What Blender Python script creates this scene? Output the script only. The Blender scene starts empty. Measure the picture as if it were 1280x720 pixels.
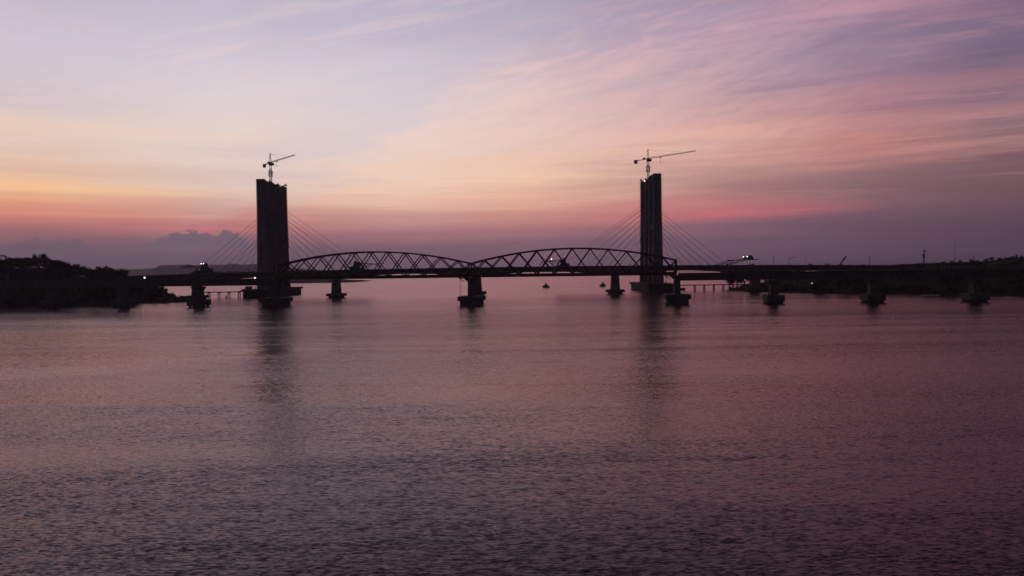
import bpy, bmesh, math, random
from mathutils import Vector, Matrix, noise as mnoise

R = math.radians
SC = bpy.context.scene
COL = SC.collection
rnd = random.Random(7)

# ------------------------------------------------------------------ helpers
def lin(r, g, b):
    f = lambda c: (c/255/12.92 if c/255 <= .04045 else ((c/255+.055)/1.055)**2.4)
    return (f(r), f(g), f(b), 1.0)

class MB:
    """collects solid shapes in world coordinates, then links them as one mesh object"""
    def __init__(self): self.v = []; self.f = []
    def add(self, vs, fs):
        b = len(self.v); self.v += [Vector(p) for p in vs]; self.f += [tuple(i+b for i in f) for f in fs]; return self
    def hexa(self, p):               # 8 corners: bottom ring 0-3, top ring 4-7
        return self.add(p, [(3,2,1,0),(4,5,6,7),(0,1,5,4),(1,2,6,5),(2,3,7,6),(3,0,4,7)])
    def box(self, x0, x1, y0, y1, z0, z1):
        return self.hexa([(x0,y0,z0),(x1,y0,z0),(x1,y1,z0),(x0,y1,z0),(x0,y0,z1),(x1,y0,z1),(x1,y1,z1),(x0,y1,z1)])
    def frustum(self, c, w0, d0, z0, w1, d1, z1, ax=None):
        ax = ax or (Vector((1,0,0)), Vector((0,1,0)))
        u, n = ax; c = Vector((c[0], c[1], 0)); P = []
        for w, d, z in ((w0,d0,z0),(w1,d1,z1)):
            for a, b in ((-1,-1),(1,-1),(1,1),(-1,1)):
                P.append(c + u*(a*w/2) + n*(b*d/2) + Vector((0,0,z)))
        return self.hexa(P)
    def beam(self, p, q, w, h=None):
        h = h or w; p = Vector(p); q = Vector(q); d = (q-p).normalized()
        s = d.cross(Vector((0,0,1)))
        s = s.normalized() if s.length > 1e-4 else Vector((1,0,0))
        t = s.cross(d).normalized(); P = []
        for e in (p, q):
            for a, b in ((-1,-1),(1,-1),(1,1),(-1,1)): P.append(e + s*(a*w/2) + t*(b*h/2))
        return self.hexa(P)
    def tube(self, p, q, r0, r1=None, n=6):
        r1 = r0 if r1 is None else r1
        p = Vector(p); q = Vector(q); d = (q-p).normalized()
        s = d.cross(Vector((0,0,1)))
        s = s.normalized() if s.length > 1e-4 else Vector((1,0,0))
        t = s.cross(d).normalized(); P = []
        for e, r in ((p, r0), (q, r1)):
            for i in range(n):
                a = 2*math.pi*i/n; P.append(e + s*(math.cos(a)*r) + t*(math.sin(a)*r))
        F = [(i, (i+1) % n, n+(i+1) % n, n+i) for i in range(n)]
        return self.add(P, F + [tuple(range(n-1, -1, -1)), tuple(range(n, 2*n))])
    def ball(self, c, r, n=10, m=6):
        c = Vector(c); P = [c+Vector((0,0,r))]
        for j in range(1, m):
            a = math.pi*j/m
            for i in range(n):
                b = 2*math.pi*i/n; P.append(c+Vector((math.sin(a)*math.cos(b), math.sin(a)*math.sin(b), math.cos(a)))*r)
        P.append(c-Vector((0,0,r))); F = [(0, 1+i, 1+(i+1) % n) for i in range(n)]
        for j in range(m-2):
            for i in range(n):
                F.append((1+j*n+i, 1+(j+1)*n+i, 1+(j+1)*n+(i+1) % n, 1+j*n+(i+1) % n))
        L = len(P)-1; F += [(L, 1+(m-2)*n+(i+1) % n, 1+(m-2)*n+i) for i in range(n)]
        return self.add(P, F)
    def strip(self, rows):           # loft of equal-length rings (closed profiles)
        n = len(rows[0]); P = [p for r in rows for p in r]; F = []
        for j in range(len(rows)-1):
            for i in range(n): F.append((j*n+i, j*n+(i+1) % n, (j+1)*n+(i+1) % n, (j+1)*n+i))
        F += [tuple(range(n-1, -1, -1)), tuple((len(rows)-1)*n+i for i in range(n))]
        return self.add(P, F)
    def build(self, name, mat, parent=None, smooth=False):
        off = Vector((0,0,0)); q = parent
        while q is not None: off += q.location; q = q.parent
        me = bpy.data.meshes.new(name)
        me.from_pydata([tuple(p-off) for p in self.v], [], self.f)
        me.materials.append(mat)
        if smooth: me.polygons.foreach_set('use_smooth', [True]*len(me.polygons))
        me.update()
        o = bpy.data.objects.new(name, me); COL.objects.link(o)
        if parent is not None: o.parent = parent
        return o

def tag(o, label=None, cat=None, group=None, kind=None):
    if label: o['label'] = label
    if cat: o['category'] = cat
    if group: o['group'] = group
    if kind: o['kind'] = kind
    return o

def empty(name, loc, label, cat, group=None):
    o = bpy.data.objects.new(name, None); COL.objects.link(o); o.location = loc
    return tag(o, label, cat, group)

def copy_tree(o, parent=None):
    c = o.copy(); COL.objects.link(c)
    if parent is not None: c.parent = parent
    for ch in list(o.children): copy_tree(ch, c)
    return c

# pixel of the 1280x720 photograph -> point at a chosen distance (used to size things in metres)
F_PX, CAM_Z = 865.0, 22.0
def hor(px): return 336.3 - 0.0140*(px-640)
def at(px, py, d): return Vector(((px-640)*d/F_PX, d, CAM_Z + (hor(px)-py)*d/F_PX))

# ------------------------------------------------------------------ materials
def mat(name, col, rough=.8, metal=0, var=.35, scale=.6, spec=.3, col2=None):
    m = bpy.data.materials.new(name); m.use_nodes = True
    nt = m.node_tree; b = nt.nodes['Principled BSDF']
    b.inputs['Roughness'].default_value = rough; b.inputs['Metallic'].default_value = metal
    b.inputs['Specular IOR Level'].default_value = spec
    tc = nt.nodes.new('ShaderNodeTexCoord'); n = nt.nodes.new('ShaderNodeTexNoise')
    n.inputs['Scale'].default_value = scale; n.inputs['Detail'].default_value = 6; n.inputs['Roughness'].default_value = .65
    nt.links.new(tc.outputs['Object'], n.inputs['Vector'])
    r = nt.nodes.new('ShaderNodeValToRGB')
    a = r.color_ramp.elements
    c2 = col2 or [c*(1-var) for c in col[:3]]
    a[0].position = .35; a[0].color = (*c2[:3], 1); a[1].position = .68; a[1].color = (*[min(1, c*(1+var*.5)) for c in col[:3]], 1)
    nt.links.new(n.outputs['Fac'], r.inputs['Fac']); nt.links.new(r.outputs['Color'], b.inputs['Base Color'])
    return m

def emit(name, col, s):
    m = bpy.data.materials.new(name); m.use_nodes = True
    b = m.node_tree.nodes['Principled BSDF']
    b.inputs['Base Color'].default_value = (.8,.8,.8,1)
    b.inputs['Emission Color'].default_value = (*col, 1); b.inputs['Emission Strength'].default_value = s
    return m

M = dict(
    concrete=mat('concrete', (.105,.095,.09), .9, var=.45, scale=.25, spec=.15),
    new_concrete=mat('new_concrete', (.13,.126,.138), .85, var=.35, scale=.3, spec=.2),
    dark_concrete=mat('weathered_concrete', (.055,.052,.05), .9, var=.5, scale=.35),
    steel=mat('red_oxide_steel', (.052,.028,.027), .7, var=.4, scale=.8, spec=.15),
    deck_steel=mat('grey_steel', (.055,.05,.052), .65, var=.35, scale=.5, spec=.2),
    crane=mat('crane_paint', (.30,.085,.04), .55, var=.35, scale=.7),
    cable=mat('cable_sheath', (.05,.045,.045), .7, var=.2, spec=.1),
    form=mat('formwork_ply', (.20,.13,.08), .8, var=.5, scale=.8),
    timber=mat('timber_pile', (.12,.09,.07), .85, var=.5, scale=.9),
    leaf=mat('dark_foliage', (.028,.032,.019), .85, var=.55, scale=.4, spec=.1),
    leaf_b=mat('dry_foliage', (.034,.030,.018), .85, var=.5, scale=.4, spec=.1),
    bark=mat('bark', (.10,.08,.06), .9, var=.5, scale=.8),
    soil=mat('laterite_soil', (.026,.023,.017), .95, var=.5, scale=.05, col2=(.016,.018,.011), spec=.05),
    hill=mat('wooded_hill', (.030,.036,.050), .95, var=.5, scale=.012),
    hull=mat('boat_hull', (.10,.08,.08), .6, var=.4, scale=1.2),
    roof=mat('sheet_roof', (.26,.26,.28), .5, var=.3, scale=.5),
    wall=mat('shed_wall', (.30,.28,.25), .85, var=.4, scale=.5),
    lamp=emit('lamp_glow', (1.0,.97,.92), 5.0),
    dimlamp=emit('dim_lamp_glow', (1.0,.9,.8), .7),
)

# ------------------------------------------------------------------ world: dusk sky with high cirrus
SUN_AZ, SUN_EL = R(-31), R(0.6)
def build_world():
    w = bpy.data.worlds.new('World'); SC.world = w; w.use_nodes = True
    nt = w.node_tree; nt.nodes.clear(); N = nt.nodes.new; L = nt.links.new
    def val(x):
        return x
    def math_(op, a, b=None, c=None, clamp=False):
        n = N('ShaderNodeMath'); n.operation = op; n.use_clamp = clamp
        for i, x in enumerate((a, b, c)):
            if x is None: continue
            if isinstance(x, (int, float)): n.inputs[i].default_value = x
            else: L(x, n.inputs[i])
        return n.outputs[0]
    def rng(x, a, b, c=0, d=1, smooth=True):
        n = N('ShaderNodeMapRange'); n.interpolation_type = 'SMOOTHSTEP' if smooth else 'LINEAR'; n.clamp = True
        L(x, n.inputs[0])
        for i, q in enumerate((a, b, c, d)): n.inputs[i+1].default_value = q
        return n.outputs[0]
    def mix(f, a, b):
        n = N('ShaderNodeMix'); n.data_type = 'RGBA'
        if isinstance(f, (int, float)): n.inputs[0].default_value = f
        else: L(f, n.inputs[0])
        for i, q in ((6, a), (7, b)):
            if isinstance(q, tuple): n.inputs[i].default_value = q
            else: L(q, n.inputs[i])
        return n.outputs[2]
    def comb(x, y, z=0.0):
        n = N('ShaderNodeCombineXYZ')
        for i, q in enumerate((x, y, z)):
            if isinstance(q, (int, float)): n.inputs[i].default_value = q
            else: L(q, n.inputs[i])
        return n.outputs[0]
    def noise(vec, scale, detail=5, rough=.55, dist=0.0):
        n = N('ShaderNodeTexNoise'); L(vec, n.inputs['Vector'])
        n.inputs['Scale'].default_value = scale; n.inputs['Detail'].default_value = detail
        n.inputs['Roughness'].default_value = rough; n.inputs['Distortion'].default_value = dist
        return n.outputs['Fac']
    tc = N('ShaderNodeTexCoord'); sx = N('ShaderNodeSeparateXYZ'); L(tc.outputs['Generated'], sx.inputs[0])
    x, y, z = sx.outputs
    el = math_('MULTIPLY', math_('ARCSINE', z), 180/math.pi)
    az = math_('MULTIPLY', math_('ARCTAN2', x, y), 180/math.pi)
    zc = math_('MAXIMUM', z, .012)
    # high cloud layer: position on a flat sheet overhead, turned so the streaks run along the wind
    px = math_('DIVIDE', x, math_('ADD', zc, .03)); py = math_('DIVIDE', y, math_('ADD', zc, .03))
    ca, sa = math.cos(R(24)), math.sin(R(24))
    ua = math_('ADD', math_('MULTIPLY', px, ca), math_('MULTIPLY', py, -sa))     # along the wind
    va = math_('ADD', math_('MULTIPLY', px, sa), math_('MULTIPLY', py, ca))
    broad = noise(comb(math_('MULTIPLY', ua, .22), math_('MULTIPLY', va, .6)), 1.0, 4, .5, .6)
    fine = noise(comb(math_('MULTIPLY', ua, .7), math_('MULTIPLY', va, 2.6), 3.1), 1.0, 7, .6, .5)
    hair = noise(comb(math_('MULTIPLY', ua, 1.6), math_('MULTIPLY', va, 9.0), 7.7), 1.0, 6, .6, .8)
    low = noise(comb(math_('MULTIPLY', az, .035), math_('MULTIPLY', el, .85), 1.7), 1.0, 6, .6, .4)
    # slanting of the layer towards the right, and wavering of every colour band
    wob = math_('ADD', math_('MULTIPLY', math_('SUBTRACT', broad, .5), 5.0), math_('MULTIPLY', math_('SUBTRACT', fine, .5), 3.2))
    wob = math_('MULTIPLY', wob, rng(el, 3, 14))
    wob = math_('ADD', wob, math_('MULTIPLY', math_('SUBTRACT', low, .5), 1.5))
    elw = math_('MAXIMUM', math_('ADD', el, wob), 0.0)
    t = math_('SQRT', math_('DIVIDE', elw, 90.0))
    cols = [
      (-34.7, [(0,94,77,94),(.8,100,82,98),(1.9,112,90,103),(3,150,103,110),(3.95,195,125,118),(4.9,222,154,126),(5.7,238,188,148),(7,226,188,165),(8.4,222,194,180),(10.2,221,200,193),(11.5,206,191,197),(14.6,207,194,206),(18.1,188,180,197),(26,156,142,152),(45,84,73,82),(90,60,58,74)]),
      (-23.2, [(0,92,77,95),(1.3,108,87,104),(2.5,125,98,110),(3.3,170,112,115),(4.05,194,130,122),(5.3,213,166,148),(6.5,223,193,177),(8.3,224,203,193),(10.4,225,208,202),(12.7,219,206,209),(16.1,205,195,210),(19.9,190,183,200),(27,156,142,152),(45,84,73,82),(90,60,58,74)]),
      (-8.5, [(0,98,80,98),(1.8,122,93,106),(3.1,164,116,124),(4.4,200,150,143),(5.7,231,188,167),(7,241,205,183),(9,234,206,191),(11.5,231,209,201),(13.7,221,205,206),(15.8,210,197,205),(18,190,180,200),(21,180,174,196),(28,142,126,138),(45,80,69,78),(90,60,58,74)]),
      (1.3, [(0,98,79,95),(2.4,132,98,110),(3.7,178,120,122),(4.7,206,146,136),(6,230,178,156),(7.3,240,198,171),(9.6,228,193,176),(12.1,221,195,189),(14.6,223,197,195),(17,204,182,192),(18.9,180,167,187),(21.2,170,162,185),(28,134,116,128),(45,76,64,73),(90,58,56,72)]),
      (16.7, [(0,90,71,89),(2.1,112,86,102),(3.3,135,97,110),(4.3,180,108,115),(5.5,167,116,118),(7.1,182,140,135),(9,216,167,153),(10.5,224,177,160),(12.3,187,152,158),(14.4,175,150,165),(16.8,180,152,172),(18.8,176,150,171),(20.2,152,139,165),(28,110,90,104),(45,62,52,62),(90,54,52,68)]),
      (27, [(0,78,61,79),(3,105,80,95),(4.7,125,92,103),(6.5,138,105,108),(8.2,173,119,118),(9.4,195,132,125),(10.5,170,121,128),(12.8,164,125,140),(14.5,150,125,148),(16.4,138,119,143),(17.8,178,138,156),(18.8,180,138,158),(22,135,112,140),(30,80,64,76),(45,52,44,54),(90,46,46,60)]),
      (34.7, [(0,66,52,70),(2,88,66,84),(3.7,105,78,90),(5.3,115,86,92),(7.4,125,92,100),(9,143,110,116),(10.9,130,103,120),(12,149,112,125),(13.5,113,97,119),(15,124,105,129),(16.3,114,99,126),(17.3,162,118,138),(20,118,96,122),(30,64,51,62),(45,44,38,47),(90,42,42,54)]),
      (70, [(0,40,33,46),(5,52,42,54),(15,58,48,64),(30,50,45,60),(90,36,38,50)]),
      (130, [(0,24,25,40),(5,33,33,48),(15,39,39,56),(30,37,38,57),(90,32,34,49)]),
    ]
    def ramp(stops):
        n = N('ShaderNodeValToRGB'); e = n.color_ramp.elements; n.color_ramp.interpolation = 'B_SPLINE' if False else 'LINEAR'
        while len(e) < len(stops): e.new(1.0)
        for q, s in zip(e, stops):
            q.position = math.sqrt(s[0]/90.0); q.color = lin(*s[1:])
        L(t, n.inputs[0]); return n.outputs[0]
    azw = math_('ADD', az, math_('MULTIPLY', math_('SUBTRACT', broad, .5), 10.0))
    c = ramp(cols[0][1])
    for k in range(1, len(cols)):
        c = mix(rng(azw, cols[k-1][0], cols[k][0], smooth=False), c, ramp(cols[k][1]))
    # left of the view, round to the back
    back = ramp(cols[-1][1])
    c = mix(rng(az, -48, -150, smooth=True), c, back)
    # thin bright cirrus over the middle and upper sky
    cir = math_('MULTIPLY', rng(fine, .47, .72), rng(broad, .35, .62))
    cir = math_('ADD', math_('MULTIPLY', cir, .75), math_('MULTIPLY', math_('MULTIPLY', rng(hair, .46, .66), rng(fine, .40, .58)), .5))
    cir = math_('MULTIPLY', cir, rng(el, 5, 11)); cir = math_('MULTIPLY', cir, rng(az, 75, 40))
    cc = mix(rng(az, -15, 22), lin(228,205,204), lin(205,150,152))
    c = mix(math_('MULTIPLY', cir, rng(az, 0, 25, .56, .42)), c, cc)
    lowc = math_('MULTIPLY', rng(low, .47, .66), math_('MULTIPLY', rng(el, 3.5, 6.5), rng(el, 14, 9)))
    c = mix(math_('MULTIPLY', lowc, .30), c, mix(rng(az, -20, 25), lin(246,206,176), lin(226,158,146)))
    lowd = math_('MULTIPLY', rng(low, .5, .34), math_('MULTIPLY', rng(el, 4, 7), rng(el, 14, 9)))
    c = mix(math_('MULTIPLY', lowd, .22), c, mix(rng(az, -20, 25), lin(196,160,156), lin(140,106,118)))
    gap = math_('MULTIPLY', rng(fine, .5, .3), rng(el, 8, 15))
    gap = math_('MULTIPLY', gap, rng(az, -4, 22))
    c = mix(math_('MULTIPLY', gap, .36), c, lin(116,103,130))
    # the bank of pink cirrus whose edge climbs to the right, bluer clear sky above it
    sl = math_('SUBTRACT', el, math_('MULTIPLY', az, .2))
    mot = noise(comb(math_('MULTIPLY', az, .13), math_('MULTIPLY', sl, .62), 12.3), 1.0, 7, .62, .5)
    mot2 = noise(comb(math_('MULTIPLY', az, .42), math_('MULTIPLY', sl, 1.9), 15.1), 1.0, 5, .62, .4)
    eb = math_('MINIMUM', math_('MULTIPLY_ADD', az, .55, 16.6), math_('MULTIPLY_ADD', az, .18, 16.6))
    dd = math_('ADD', math_('SUBTRACT', eb, el), math_('ADD', math_('MULTIPLY', math_('SUBTRACT', mot, .5), 9.0), math_('MULTIPLY', math_('SUBTRACT', mot2, .5), 2.2)))
    wd = rng(dd, -1.6, 2.2)
    side = math_('MULTIPLY', rng(az, -20, -9), rng(az, 32, 6))
    tex = math_('ADD', math_('MULTIPLY', rng(mot, .36, .64), .8), math_('MULTIPLY', rng(mot2, .36, .64), .2))
    pk = math_('MULTIPLY', math_('MULTIPLY', wd, side), math_('MULTIPLY', tex, rng(el, 7.5, 10.5)))
    c = mix(math_('MULTIPLY', pk, .62), c, mix(rng(az, -8, 18), lin(234,207,200), lin(222,178,176)))
    bl = math_('MULTIPLY', math_('MULTIPLY', math_('SUBTRACT', 1.0, wd), rng(dd, -8, -1)), math_('MULTIPLY', rng(az, -30, -14), rng(az, 26, 12)))
    c = mix(math_('MULTIPLY', bl, .40), c, mix(rng(az, -8, 14), lin(196,192,208), lin(160,148,176)))
    dk = math_('MULTIPLY', rng(mot2, .47, .30), math_('MULTIPLY', rng(el, 6, 9), rng(az, -14, 6)))
    c = mix(math_('MULTIPLY', dk, .16), c, mix(rng(az, 0, 25), lin(190,166,178), lin(126,106,128)))
    # low glowing streaks
    def gauss(a0, e0, wa, we):
        p = math_('DIVIDE', math_('SUBTRACT', az, a0), wa); q = math_('DIVIDE', math_('SUBTRACT', el, e0), we)
        r2 = math_('ADD', math_('MULTIPLY', p, p), math_('MULTIPLY', q, q))
        return math_('POWER', 2.718, math_('MULTIPLY', r2, -1.0))
    lowl = rng(low, .38, .62)
    c = mix(math_('MULTIPLY', gauss(17, 4.15, 7.5, .42), math_('MULTIPLY_ADD', lowl, .7, .02)), c, lin(200,108,114))
    c = mix(math_('MULTIPLY', gauss(12, 5.1, 6, .35), math_('MULTIPLY', lowl, .4)), c, lin(205,118,116))
    c = mix(math_('MULTIPLY', gauss(-35, 5.9, 8.5, .45), math_('MULTIPLY_ADD', lowl, .7, .15)), c, lin(248,196,140))
    c = mix(math_('MULTIPLY', gauss(-37, 4.4, 9, .35), math_('MULTIPLY', lowl, .3)), c, lin(226,124,104))
    c = mix(math_('MULTIPLY', gauss(-24.0, 3.5, 4.4, .40), math_('MULTIPLY_ADD', lowl, .5, .08)), c, lin(214,114,118))
    # the small dark cumulus bank on the horizon
    cv = comb(math_('MULTIPLY', az, .55), math_('MULTIPLY', el, 1.1), 5.3)
    lump = noise(cv, 1.0, 6, .62)
    lump2 = noise(comb(math_('MULTIPLY', az, 1.9), math_('MULTIPLY', el, 3.2), 9.1), 1.0, 6, .70)
    def bank(a0, wa, top, lo, amp, strength, colr, cc):
        m = gauss(a0, 2.0, wa, 30)
        th = math_('ADD', math_('MULTIPLY', rng(m, 0, .8, 0, 1, False), top), math_('ADD', math_('MULTIPLY', math_('SUBTRACT', lump, .5), amp), math_('MULTIPLY', math_('SUBTRACT', lump2, .5), amp*.95)))
        body = rng(math_('SUBTRACT', th, el), -.03, .13)
        body = math_('MULTIPLY', body, rng(el, lo, lo+.8))
        body = math_('MULTIPLY', body, rng(m, .1, .5))
        return mix(math_('MULTIPLY', body, strength), cc, colr)
    c = bank(-24.0, 4.7, 3.1, 1.5, 2.4, .85, lin(107,93,110), c)
    c = bank(-33.5, 3.2, 2.6, .9, 2.0, .6, lin(104,88,104), c)
    # physical twilight scattering underneath
    sky = N('ShaderNodeTexSky'); sky.sky_type = 'NISHITA'; sky.sun_disc = False
    sky.sun_elevation = SUN_EL; sky.sun_rotation = SUN_AZ; sky.altitude = 20; sky.dust_density = 3.0
    bg0 = N('ShaderNodeBackground'); L(sky.outputs[0], bg0.inputs[0]); bg0.inputs[1].default_value = .05
    bg1 = N('ShaderNodeBackground'); L(c, bg1.inputs[0]); bg1.inputs[1].default_value = 1.09
    ms = N('ShaderNodeMixShader'); ms.inputs[0].default_value = .965
    L(bg0.outputs[0], ms.inputs[1]); L(bg1.outputs[0], ms.inputs[2])
    out = N('ShaderNodeOutputWorld'); L(ms.outputs[0], out.inputs[0])
build_world()

sun = bpy.data.lights.new('sun', 'SUN'); sun.energy = .004; sun.angle = R(12); sun.color = (1,.62,.45)
so = bpy.data.objects.new('sun', sun); COL.objects.link(so)
d = Vector((math.sin(SUN_AZ)*math.cos(SUN_EL), math.cos(SUN_AZ)*math.cos(SUN_EL), math.sin(SUN_EL)))
so.rotation_euler = (-d).to_track_quat('-Z', 'Y').to_euler()

# ------------------------------------------------------------------ water
def build_water():
    m = bpy.data.materials.new('river_water'); m.use_nodes = True
    nt = m.node_tree; N = nt.nodes.new; L = nt.links.new; b = nt.nodes['Principled BSDF']
    nt.nodes.remove(b)
    gl = N('ShaderNodeBsdfAnisotropic'); gl.inputs['Color'].default_value = (.90,.72,.79,1); gl.inputs['Roughness'].default_value = .13
    df = N('ShaderNodeBsdfDiffuse'); df.inputs['Color'].default_value = (.016,.010,.010,1)     # silty brown body of the river
    fr = N('ShaderNodeFresnel'); fr.inputs['IOR'].default_value = 1.33
    mx = N('ShaderNodeMixShader'); L(fr.outputs[0], mx.inputs[0]); L(df.outputs[0], mx.inputs[1]); L(gl.outputs[0], mx.inputs[2])
    L(mx.outputs[0], nt.nodes['Material Output'].inputs['Surface'])
    g = N('ShaderNodeNewGeometry')
    def scl(v, s, rot=0.0):
        n = N('ShaderNodeMapping'); L(v, n.inputs[0]); n.inputs['Scale'].default_value = s; n.inputs['Rotation'].default_value = (0,0,rot); return n.outputs[0]
    def nz(v, s, d, r, dist=0):
        n = N('ShaderNodeTexNoise'); L(v, n.inputs['Vector']); n.inputs['Scale'].default_value = s
        n.inputs['Detail'].default_value = d; n.inputs['Roughness'].default_value = r; n.inputs['Distortion'].default_value = dist
        return n
    def mth(op, a, b_=None):
        n = N('ShaderNodeMath'); n.operation = op
        for i, q in enumerate((a, b_)):
            if q is None: continue
            if isinstance(q, (int, float)): n.inputs[i].default_value = q
            else: L(q, n.inputs[i])
        return n.outputs[0]
    P = g.outputs['Position']
    ripple = nz(scl(P, (.30,1.0,1), R(4)), 4.8, 3, .6, .35)     # short-crested ripples
    swell = nz(scl(P, (.26,1.0,1), R(-7)), 1.5, 2, .5, .3)      # longer undulation
    patch = nz(scl(P, (.30,1.0,1), R(10)), .012, 4, .6, 1.0)     # gusts and slicks
    patch2 = nz(scl(P, (.6,1.0,1), R(-14)), .028, 3, .55, .8)
    mr = N('ShaderNodeMapRange'); mr.clamp = True
    L(mth('ADD', mth('MULTIPLY', patch.outputs['Fac'], .65), mth('MULTIPLY', patch2.outputs['Fac'], .35)), mr.inputs[0])
    for i, q in enumerate((.36, .64, .60, 1.40)): mr.inputs[i+1].default_value = q
    amp = mr.outputs[0]
    def sep(n):
        s = N('ShaderNodeSeparateColor'); L(n.outputs['Color'], s.inputs[0]); return s.outputs
    streak = nz(scl(P, (.10,1.0,1), R(6)), .09, 3, .55, .5)
    r_, s_, k_ = sep(ripple), sep(swell), sep(streak)
    sy = mth('ADD', mth('MULTIPLY', mth('SUBTRACT', r_[1], .5), WAVE_Y), mth('MULTIPLY', mth('SUBTRACT', s_[1], .5), SWELL_Y))
    sy = mth('ADD', sy, mth('MULTIPLY', mth('SUBTRACT', k_[1], .5), .20))
    sx = mth('ADD', mth('MULTIPLY', mth('SUBTRACT', r_[0], .5), WAVE_X), mth('MULTIPLY', mth('SUBTRACT', s_[0], .5), SWELL_X))
    sy = mth('SUBTRACT', sy, mth('MULTIPLY', mth('MULTIPLY', sy, sy), 4.0))       # steeper near faces on each ripple
    cx = N('ShaderNodeCombineXYZ'); L(mth('MULTIPLY', sx, amp), cx.inputs[0]); L(mth('MULTIPLY', sy, amp), cx.inputs[1]); cx.inputs[2].default_value = 1
    vn = N('ShaderNodeVectorMath'); vn.operation = 'NORMALIZE'; L(cx.outputs[0], vn.inputs[0])
    L(vn.outputs[0], gl.inputs['Normal']); L(vn.outputs[0], fr.inputs['Normal'])
    me = MB()
    xs = [-5800,-2000,-700,0,700,2000,5800]; ys = [-900,-200,200,600,1200,2400,5800]
    V = [(x,y,0) for y in ys for x in xs]; n = len(xs)
    me.add(V, [(j*n+i, j*n+i+1, (j+1)*n+i+1, (j+1)*n+i) for j in range(len(ys)-1) for i in range(n-1)])
    tag(me.build('water', m), kind='structure')
WAVE_Y, WAVE_X, SWELL_Y, SWELL_X = .56, .95, .13, .20
build_water()

# ------------------------------------------------------------------ terrain
def lerp_tab(tab, x):
    if x <= tab[0][0]: return tab[0][1]
    for (a, va), (b, vb) in zip(tab, tab[1:]):
        if x <= b: return va + (vb-va)*(x-a)/(b-a)
    return tab[-1][1]
def sstep(t): t = max(0, min(1, t)); return t*t*(3-2*t)
L_SHORE = [(-1500,440),(-700,462),(-354,479),(-316,479),(-290,498),(-284,519),(-265,522),(-248,543),(-243,560)]
L_RIGHT = [(480,-262),(543,-243),(570,-262),(600,-288),(900,-455),(1400,-700)]
L_CREST = [(-1500,34),(-700,30),(-444,28),(-402,27),(-385,21),(-368,17),(-350,18),(-336,13),(-327,6),(-305,4),(-277,3),(-240,2.5)]
def left_h(x, y):
    n = mnoise.fractal(Vector((x*.02, y*.02, 0)), 1, 2, 4)*3
    dy = y - lerp_tab(L_SHORE, x) - n; dx = lerp_tab(L_RIGHT, y) - x + n
    e = min(dy, dx*1.1)
    if e < 0: return max(-3, e*.25)
    return min(e*.5, 1.6) + (lerp_tab(L_CREST, x*600/max(y,480)) - 1.6)*sstep((e-3)/85) + (n*.5 if e > 8 else 0)
R_SHORE = [(195,640),(203,578),(228,548),(246,508),(287,506),(298,458),(330,446),(600,420),(1500,400)]
R_LEFT = [(400,330),(446,300),(506,246),(548,226),(578,203),(640,200),(900,330),(1400,560)]
R_CREST = [(190,6),(215,13),(240,16),(330,18),(380,18.5),(405,20),(440,21),(470,20),(495,24),(560,25),(900,28),(1500,30)]
def right_h(x, y):
    n = mnoise.fractal(Vector((x*.02, y*.02, 9)), 1, 2, 4)*3
    dy = y - lerp_tab(R_SHORE, x) - n; dx = x - lerp_tab(R_LEFT, y) + n
    e = min(dy, dx*1.1)
    if e < 0: return max(-3, e*.25)
    return min(e*.5, 1.6) + (lerp_tab(R_CREST, x*700/max(y,480)) - 1.6)*sstep((e-3)/130) + (n*.5 if e > 8 else 0)
def terrain(name, h, x0, x1, y0, y1, nx, ny, mt):
    V = []
    for j in range(ny+1):
        for i in range(nx+1):
            x = x0+(x1-x0)*i/nx; y = y0+(y1-y0)*j/ny; V.append((x, y, h(x, y)))
    n = nx+1
    b = MB().add(V, [(j*n+i, j*n+i+1, (j+1)*n+i+1, (j+1)*n+i) for j in range(ny) for i in range(nx)])
    o = b.build(name, mt, smooth=True); return tag(o, kind='structure')
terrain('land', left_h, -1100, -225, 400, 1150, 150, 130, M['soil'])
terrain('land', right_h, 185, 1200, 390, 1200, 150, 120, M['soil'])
# hazy hills beyond the estuary and the low spit under them
HILL = [(-5780, 86.6), (-4420, 103.6), (-3060, 59.4), (-2788, 59.4), (-2626, 64.5), (-2592, 88.3), (-2363, 90.0), (-2329, 67.9), (-2261, 73.0), (-2210, 86.6), (-2125, 83.2), (-2066, 91.7), (-1989, 81.5), (-1870, 90.0), (-1819, 73.0), (-1530, 45.8), (-1190, 15.2), (-884, -5.2), (-680, -12)]
def hill_h(x, y):
    xs = x*5100/y
    n = mnoise.fractal(Vector((x*.008, y*.008, 4)), 1, 2, 5)
    prof = (1-((y-5100)/650)**2)
    n += .5*mnoise.fractal(Vector((x*.03, y*.03, 4)), 1, 2, 3)
    return (lerp_tab(HILL, xs)+n*4.5)*max(-.1, prof) - 2
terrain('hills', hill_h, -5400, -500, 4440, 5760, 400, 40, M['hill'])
def far_h(x, y):
    n = mnoise.fractal(Vector((x*.006, y*.006, 14)), 1, 2, 5)
    return (17+n*4)*max(-.1, 1-((y-4700)/500)**2) - 2
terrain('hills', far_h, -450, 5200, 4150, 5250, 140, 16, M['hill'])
SPIT = [(-900,-6),(-640,-4),(-600,6),(-540,9),(-440,8),(-370,6),(-325,3),(-300,-2),(-280,-4)]
def spit_h(x, y):
    n = mnoise.fractal(Vector((x*.03, y*.03, 24)), 1, 2, 4)
    return (lerp_tab(SPIT, x)+n*1.3)*max(-.2, 1-((y-1470)/125)**2) - .5
terrain('land', spit_h, -900, -285, 1330, 1610, 90, 24, M['soil'])

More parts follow.
